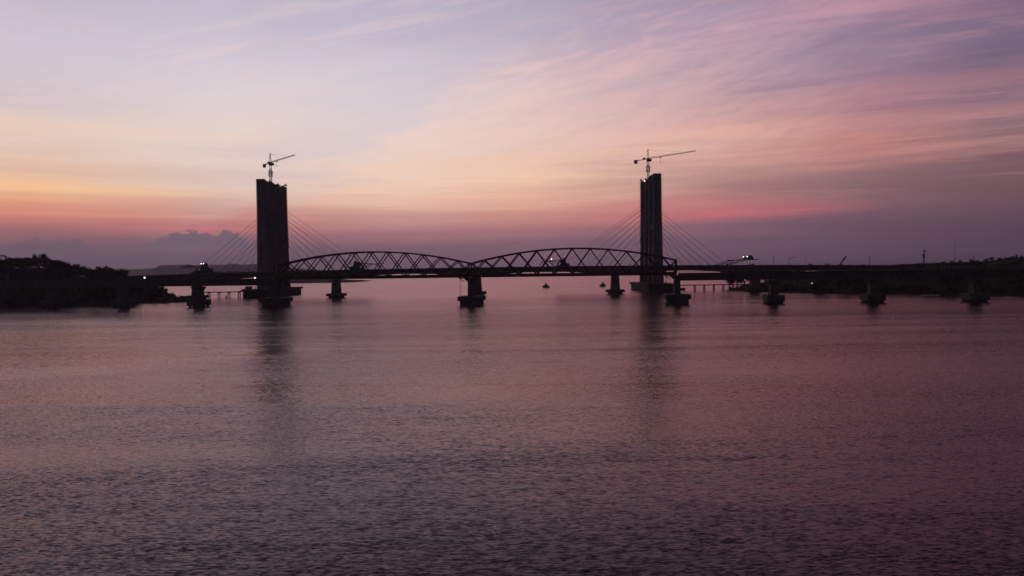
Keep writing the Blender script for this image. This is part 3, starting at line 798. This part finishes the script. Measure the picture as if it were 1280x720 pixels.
pole('water_tower', 1155, 312.5, 690, 'slim pale tower swelling to a drum with a small head above the flat bank', 'tower', extra=mast_head, r=.42)
pole('radio_mast', 1193.5, 303.5, 720, 'tallest hair thin radio mast over the low hump', 'mast', r=.15)
pole('pole', 1217, 318, 720, 'stub of a pole beside the clump of trees on the low hump', 'pole', G, r=.16)
# mobile crane with a raised boom
def mobile_crane():
    p = at(1052, 330.5, 690); z0 = base_z(p.x, p.y)
    root = empty('mobile_crane', (p.x,p.y,z0), 'mobile crane with slanting raised boom beyond the flat bank', 'crane')
    m = MB(); m.box(p.x-4.5,p.x+5,p.y-1.5,p.y+1.5,z0+.9,z0+2.4); m.build('carrier', M['crane'], root)
    c = MB(); c.box(p.x-3,p.x+1.5,p.y-1.3,p.y+1.3,z0+2.403,z0+4.6); c.build('cab', M['crane'], root)
    for s in (-3.4,-1.6,2,3.8):
        MB().tube((p.x+s,p.y-1.55,z0+.7),(p.x+s,p.y+1.55,z0+.7), .7, n=12).build('wheel', M['hull'], root)
    t = at(1057.6, 320.6, 690)
    MB().beam((p.x-1.5,p.y,z0+4.4), t, .9, 1.1).build('boom', M['deck_steel'], root)
    MB().tube(t, (t.x,t.y,t.z-2.5), .08).build('hoist_line', M['cable'], root)
mobile_crane()
# lamps
def lamp_post(px, py, d, label, z0=None, m='lamp', r=.4, group='lamp posts'):
    p = at(px, py, d); z0 = base_z(p.x,p.y)-.2 if z0 is None else z0
    root = empty('lamp_post', (p.x,p.y,z0), label, 'lamp post', group)
    MB().tube((p.x,p.y,z0),(p.x,p.y,p.z-.2), .16, .1, n=7).build('post', M['deck_steel'], root)
    MB().beam((p.x,p.y,p.z+.1),(p.x,p.y-1.2,p.z+.3), .14).build('bracket', M['deck_steel'], root)
    MB().ball((p.x,p.y-1.4,p.z), r).build('lamp_head', M[m], root)
lamp_post(182.4, 347, 470, 'lit white lamp on a post in front of the wooded bank trees', z0=left_h(at(182.4,347,515).x, 515) if False else 1.0)
lamp_post(319.8, 347.2, 608, 'lit white lamp standing on the pylon base beside the sloping trestle', z0=None, group='lamp posts') if False else None
def cap_lamp():
    p = at(319.6, 347.0, 616)
    root = empty('lamp_post', (p.x,p.y,7.0), 'brightest white lamp on a post on the pylon base by the sloping trestle', 'lamp post', 'lamp posts')
    MB().tube((p.x,p.y,7.003),(p.x,p.y,p.z-.2), .16, .1, n=7).build('post', M['deck_steel'], root)
    MB().beam((p.x,p.y,p.z+.1),(p.x,p.y-1.2,p.z+.3), .14).build('bracket', M['deck_steel'], root)
    MB().ball((p.x,p.y-1.4,p.z), .62).build('lamp_head', M['lamp'], root)
cap_lamp()
lamp_post(930.6, 349.3, 600, 'small lit lamp on the flat bank shore above the long trestle end', r=.5)
lamp_post(1014.3, 354, 560, 'faint lamp on the dark shore between two railway piers', m='dimlamp', r=.45)
def top_lamp():
    p = at(806.2, 226.8, 668)
    root = empty('work_light', (p.x, 667, 106.5), 'white work light glowing on top of the pylon beside the flat bank', 'lamp')
    MB().tube((p.x,666.4,106.52),(p.x,666.4,p.z+.2), .1).build('stand', M['deck_steel'], root)
    MB().ball((p.x,665.2,p.z), .42).build('lamp_head', M['lamp'], root)
top_lamp()
# huts on the left cap and sheds on the right shore
def hut(name, c, w, d, h, z0, label, mt, rise=.6):
    root = empty(name, (c[0],c[1],z0), label, name.replace('_', ' '))
    m = MB(); m.frustum(c, w, d, z0, w, d, z0+h); m.build('wall', M['wall'], root)
    r = MB(); x, y = c
    a, b = w/2+.4, d/2+.4; zb = z0+h+.003
    r.add([(x-a,y-b,zb),(x+a,y-b,zb),(x+a,y+b,zb),(x-a,y+b,zb),(x-a,y,zb+rise),(x+a,y,zb+rise)], [(3,2,1,0),(0,1,5,4),(2,3,4,5),(1,2,5),(3,0,4)])
    r.build('roof', mt, root)
    q = MB(); q.box(x-.5,x+.5,y-d/2-.08,y-d/2-.003,z0+.05,z0+2.0); q.build('door', M['timber'], root)
hut('site_cabin', (XL-8.2, 615.5), 5.2, 3, 2.7, 7.003, 'small site cabin on the pylon base under the bright lamp', M['roof'], .3)
hut('shore_shed', (at(1163,357,474).x, 474), 11, 5, 2.6, right_h(at(1163,357,474).x, 474)-.3, 'low pale roofed shed on the dark shore between the two outermost railway piers', M['roof'], 1.2)

# ------------------------------------------------------------------ trees
def tree_proto(kind, seed):
    r = random.Random(seed)
    H = {'broad':12.5, 'round':10.0, 'tall':14.5, 'palm':14.0, 'bush':5.5}[kind]
    trunk, crown = MB(), MB()
    def quad(c, sz):
        a = Vector((r.gauss(0,1), r.gauss(0,1), r.gauss(0,1))).normalized(); b = a.cross(Vector((r.gauss(0,1), r.gauss(0,1), r.gauss(0,1)))).normalized()
        crown.add([c-a*sz-b*sz*.55, c+a*sz*.2-b*sz*.7, c+a*sz+b*sz*.1, c-a*sz*.1+b*sz*.75], [(0,1,2,3)])
    if kind == 'palm':
        prev = Vector((0,0,-.5)); lean = Vector((r.uniform(-.9,.9), r.uniform(-.9,.9), 0))
        for i in range(1, 7):
            p = lean*(i/6)**2*1.6 + Vector((0,0,H*.86*i/6)); trunk.tube(prev, p, .26-.02*i, .24-.02*i, n=7); prev = p
        for k in range(22):
            a = 2*math.pi*k/22+r.uniform(-.15,.15); up = r.uniform(.1,1.0); d = Vector((math.cos(a), math.sin(a), 0)); p = prev.copy()
            Lf = r.uniform(3.2,4.6); w = d.cross(Vector((0,0,1)))
            for s in range(9):
                t = s/8; q = prev + d*Lf*t + Vector((0,0, up*2.6*t - 3.6*t*t))
                lw = .95*math.sin(math.pi*min(1,.15+.85*t))+.1
                for sd in (-1,1): crown.add([q-d*.16, q+d*.16, q+d*.45+w*sd*lw+Vector((0,0,-.35)), q+d*.22+w*sd*lw+Vector((0,0,-.4))], [(0,1,2,3)])
                crown.beam(p, q+Vector((.001,0,0.001)), .06) if s else None
                p = q
    else:
        th = {'broad':.42,'round':.36,'tall':.45,'bush':.16}[kind]*H; rad = {'broad':5.6,'round':4.2,'tall':4.3,'bush':3.6}[kind]
        trunk.tube((0,0,-.8),(r.uniform(-.3,.3),r.uniform(-.3,.3),th), .42, .28, n=8)
        cl = []
        for k in range({'broad':17,'round':12,'tall':17,'bush':10}[kind]):
            a = r.uniform(0, 2*math.pi); q = math.sqrt(r.random())*rad
            zz = th + (H-th)*(r.uniform(.12,1.0) if kind == 'tall' else r.uniform(.1,1.0)*math.sqrt(max(.1,1-(q/rad)**2*.75)))
            c = Vector((math.cos(a)*q*(.75 if kind == 'tall' else 1), math.sin(a)*q*(.75 if kind == 'tall' else 1), zz-.6)); cl.append(c)
            trunk.tube((0,0,th*.9), c-Vector((0,0,.5)), .16, .05, n=5)
        for c in cl:
            R_ = r.uniform(1.2,2.3)*(.85 if kind == 'bush' else 1)
            for _ in range({'broad':85,'round':85,'tall':80,'bush':70}[kind]):
                v = Vector((r.gauss(0,1), r.gauss(0,1), r.gauss(0,.75))).normalized()*R_*r.random()**.4
                quad(c+v, r.uniform(.22,.46))
    return trunk, crown, H
PROTO = {}
def get_proto(kind, var):
    key = (kind, var)
    if key not in PROTO:
        t, c, H = tree_proto(kind, hash(kind) % 1000 if False else {'broad':11,'round':23,'tall':37,'palm':51,'bush':67}[kind]+var)
        mt, mc = bpy.data.meshes.new('trunk'), bpy.data.meshes.new('crown')
        for me, b, ma in ((mt, t, M['bark']), (mc, c, M['leaf'] if var != 1 else M['leaf_b'])):
            me.from_pydata([tuple(p) for p in b.v], [], b.f); me.materials.append(ma); me.update()
        PROTO[key] = (mt, mc, H)
    return PROTO[key]
def plant(kind, x, y, z, s, label, group=None, rz=None, cat='tree', name=None):
    mt, mc, H = get_proto(kind, rnd.randrange(2 if kind in ('palm','bush') else 3))
    names = {'broad':'broadleaf_tree','round':'round_tree','tall':'tall_tree','palm':'palm_tree','bush':'shore_bush'}
    o = bpy.data.objects.new(name or names[kind], None); COL.objects.link(o)
    o.location = (x,y,z); o.scale = (s*rnd.uniform(.92,1.1), s*rnd.uniform(.92,1.1), s); o.rotation_euler.z = rnd.uniform(0, 6.28) if rz is None else rz
    tag(o, label, cat, group)
    for nm, me in (('trunk', mt), ('crown', mc)):
        c = bpy.data.objects.new(nm, me); COL.objects.link(c); c.parent = o
    return o
# skyline trees of the wooded bank: (photo x, photo y of the top, distance, kind, label)
SKY = [
 (2,316.8,600,'palm','spiky palm standing tallest at the outer end of the wooded bank skyline'),
 (13,322,605,'broad',None),(24,322.4,600,'broad',None),
 (34,319.6,600,'round','small round headed tree on the wooded skyline next to the flat topped one'),
 (45.5,318.6,600,'broad','flat topped tree standing proud on the wooded skyline'),
 (56.5,318.0,605,'tall','airy feathery tree at the highest point of the wooded skyline'),
 (64,322.5,600,'round',None),(71.5,324.2,600,'palm','short palm where the wooded skyline starts to slope down'),
 (78,325,600,'palm','second palm on the downward slope of the wooded skyline'),
 (84,328,600,'round',None),(91,329.3,605,'round',None),
 (100,329,600,'round','round tree capping the notch before the last wooded mound'),
 (107,332.5,600,'broad',None),(115,335.3,600,'round',None),(124,333.2,600,'broad',None),(133,332.8,605,'broad',None),(143,333,600,'broad',None),(151,334.3,600,'round',None),
 (157,337.5,598,'round','last small tree where the wooded mound drops to the far hills'),
 (162,342,590,'bush',None),
]
GL = 'trees along the wooded bank skyline'
for px, py, d, k, lab in SKY:
    p = at(px, py, d); z0 = left_h(p.x, p.y); H = get_proto(k, 0)[2]
    s = max(.45, (p.z-z0+.4)/H)
    plant(k, p.x, p.y, z0-.3, min(s, 1.9), lab or 'dark broadleaf tree merging into the wooded bank skyline', GL)
GW = 'trees covering the wooded bank slope'
cnt = 0
while cnt < 95:
    d = rnd.uniform(505, 590); px = rnd.uniform(-6, 176); p = at(px, 340, d); h = left_h(p.x, p.y)
    if h < 2.0: continue
    lim = 22 + (hor(px)-lerp_tab([(0,322),(60,322),(80,327),(100,331),(112,337),(130,335),(155,338),(166,346),(180,352),(200,356)], px))*d/F_PX
    k = rnd.choice(['broad','round','broad','tall','palm']); H = get_proto(k, 0)[2]
    s = min(rnd.uniform(.75,1.1), (lim-h)/H*1.0)
    cnt += 1
    if s < .3: continue
    plant(k, p.x, p.y, h-.2, s, 'dark tree lost in the black mass of the wooded bank slope', GW)
GB = 'shore bushes along the wooded bank'
for i in range(46):
    px = rnd.uniform(-4, 236); 
    for tr in range(40):
        d = rnd.uniform(478, 560); p = at(px, 340, d); h = left_h(p.x, p.y)
        if .5 < h < 5: break
    else: continue
    if px > 204 and h < .5: continue
    plant('bush', p.x, p.y, h-.3, rnd.uniform(.45,1.0)*(1 if px < 200 else .55), 'low dark bush at the waterline of the wooded bank', GB, cat='bush')
# trees low on the inner end of the wooded bank, under the deck
cnt = 0
while cnt < 26:
    px, d = rnd.uniform(170, 206), rnd.uniform(590, 800); p = at(px, 340, d); h = left_h(p.x, p.y)
    cnt += 1
    if h < .8: continue
    k = rnd.choice(['broad','round','bush']); H = get_proto(k, 0)[2]; top = 22 + (hor(px)-347)*d/F_PX
    sc = min(.85, (top-h)/H)
    if sc > .3: plant(k, p.x, p.y, h-.3, sc, 'dark tree lost in the black mass of the wooded bank slope', GW)
# flat bank
GR = 'trees along the flat bank'
RS = [(912,331),(922,330.2),(931,329.5),(941,329.8),(950,329.8),(958,331.5),(978,332),(993,332),(1005,331),(1014,329.6),(1024,331.2),(1034,329.2),(1046,330.5),(1062,329.2),(1080,330),(1100,330.5),(1128,329.4),
      (1172,327.5),(1180,325.8),(1190,325),(1200,324.8),(1215.5,322,'r'),(1221,323.5),(1232,321.8),(1240,320.4),(1250,320.2),(1258,320.8),(1264,318.8),(1270,318.2),(1277,319.5),(1284,320)]
LBL = {1215.5:'clump headed tree standing on the dip of the low hump', 1264:'pointed tree on the outermost hill above the flat bank', 1270:'twin pointed tree beside the outermost pointed one', 1014:'small tree bump between two thin poles', 1034:'tree knob near the foot of the raised boom', 931:'tree just behind the floodlit lifting frame'}
for e in RS:
    px, py = e[0], e[1]; d = 690 if px < 1165 else 700
    p = at(px, py, d); z0 = right_h(p.x, p.y); k = rnd.choice(['broad','round','round']); H = get_proto(k, 0)[2]
    s = (p.z-z0)/H
    s = max(.35, min(1.8, s))
    plant(k, p.x, p.y, min(z0, p.z-H*s)-.2, s, LBL.get(px, 'low dark tree in the even treeline of the flat bank'), GR)
GF = 'trees on the flat bank slope'
cnt = 0
while cnt < 85:
    px = rnd.uniform(936, 1290); d = rnd.uniform(470, 655); p = at(px, 340, d); h = right_h(p.x, p.y)
    if h < 1.2: continue
    cnt += 1
    lim = 22 + (hor(px)-lerp_tab([(936,340),(1150,338),(1200,332),(1280,328)], px))*d/F_PX
    if 576 < d < 598: continue
    k = rnd.choice(['broad','round','palm','bush']); H = get_proto(k, 0)[2]
    s = min(rnd.uniform(.7,1.0), (lim-h)/H)
    if s < .3: continue
    plant(k, p.x, p.y, h-.2, s, 'dark tree lost in the black mass behind the flat bank piers', GF)
GS = 'shore bushes along the flat bank'
for i in range(44):
    px = rnd.uniform(938, 1286)
    for tr in range(40):
        d = rnd.uniform(440, 600); p = at(px, 340, d); h = right_h(p.x, p.y)
        if .4 < h < 3: break
    else: continue
    plant('bush', p.x, p.y, h-.3, rnd.uniform(.5,1.0), 'low dark bush at the waterline of the flat bank', GS, cat='bush')

# undergrowth that fills both banks between the trees
def undergrowth(h, n, x0, x1, y0, y1, zmin=1.0):
    b = MB(); r = random.Random(5); k = 0; tries = 0
    while k < n and tries < n*12:
        tries += 1
        x, y = r.uniform(x0,x1), r.uniform(y0,y1); z = h(x,y)
        if z < zmin or abs(x/y) > .80: continue
        k += 1; R_ = r.uniform(1.2, 2.6)
        for _ in range(26):
            v = Vector((r.gauss(0,1), r.gauss(0,1), r.gauss(0,.7))).normalized()*R_*r.random()**.4; v.z = abs(v.z)
            c = Vector((x,y,z-.2))+v; a = Vector((r.gauss(0,1), r.gauss(0,1), r.gauss(0,1))).normalized(); q = a.cross(Vector((r.gauss(0,1), r.gauss(0,1), r.gauss(0,1)))).normalized(); s = r.uniform(.3,.6)
            b.add([c-a*s-q*s*.55, c+a*s*.2-q*s*.7, c+a*s+q*s*.1, c-a*s*.1+q*s*.75], [(0,1,2,3)])
    return b
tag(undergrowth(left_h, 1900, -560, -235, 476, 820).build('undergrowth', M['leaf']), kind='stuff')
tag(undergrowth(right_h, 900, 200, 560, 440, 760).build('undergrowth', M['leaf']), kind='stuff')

# ------------------------------------------------------------------ haze
def haze():
    m = bpy.data.materials.new('haze_air'); m.use_nodes = True; nt = m.node_tree; nt.nodes.clear()
    v = nt.nodes.new('ShaderNodeVolumePrincipled'); o = nt.nodes.new('ShaderNodeOutputMaterial')
    v.inputs['Color'].default_value = (.90,.82,1.0,1); v.inputs['Density'].default_value = HAZE_D; v.inputs['Anisotropy'].default_value = .35
    nt.links.new(v.outputs[0], o.inputs['Volume'])
    ob = MB().box(-5900, 5900, -1000, 5900, -4.2, 142).build('haze', m)
    tag(ob, kind='stuff')
HAZE_D = .00006
haze()

# ------------------------------------------------------------------ camera and render settings
cam = bpy.data.cameras.new('camera'); co = bpy.data.objects.new('camera', cam); COL.objects.link(co); SC.camera = co
cam.sensor_width = 36; cam.lens = F_PX/1280*36; cam.clip_start = .5; cam.clip_end = 20000
pitch = math.atan(23.7/F_PX)
co.matrix_world = Matrix.Translation((0,0,CAM_Z)) @ Matrix.Rotation(R(90)-pitch, 4, 'X') @ Matrix.Rotation(math.atan(.0140)*ROLL if (ROLL := -1) else 0, 4, 'Z')
SC.view_settings.view_transform = 'Standard'; SC.view_settings.look = 'None'; SC.view_settings.exposure = 0; SC.view_settings.gamma = 1
SC.render.engine = 'CYCLES'
SC.cycles.use_denoising = True
SC.cycles.max_bounces = 5; SC.cycles.diffuse_bounces = 2; SC.cycles.glossy_bounces = 3; SC.cycles.volume_bounces = 1; SC.cycles.transparent_max_bounces = 4
SC.cycles.sample_clamp_indirect = 4
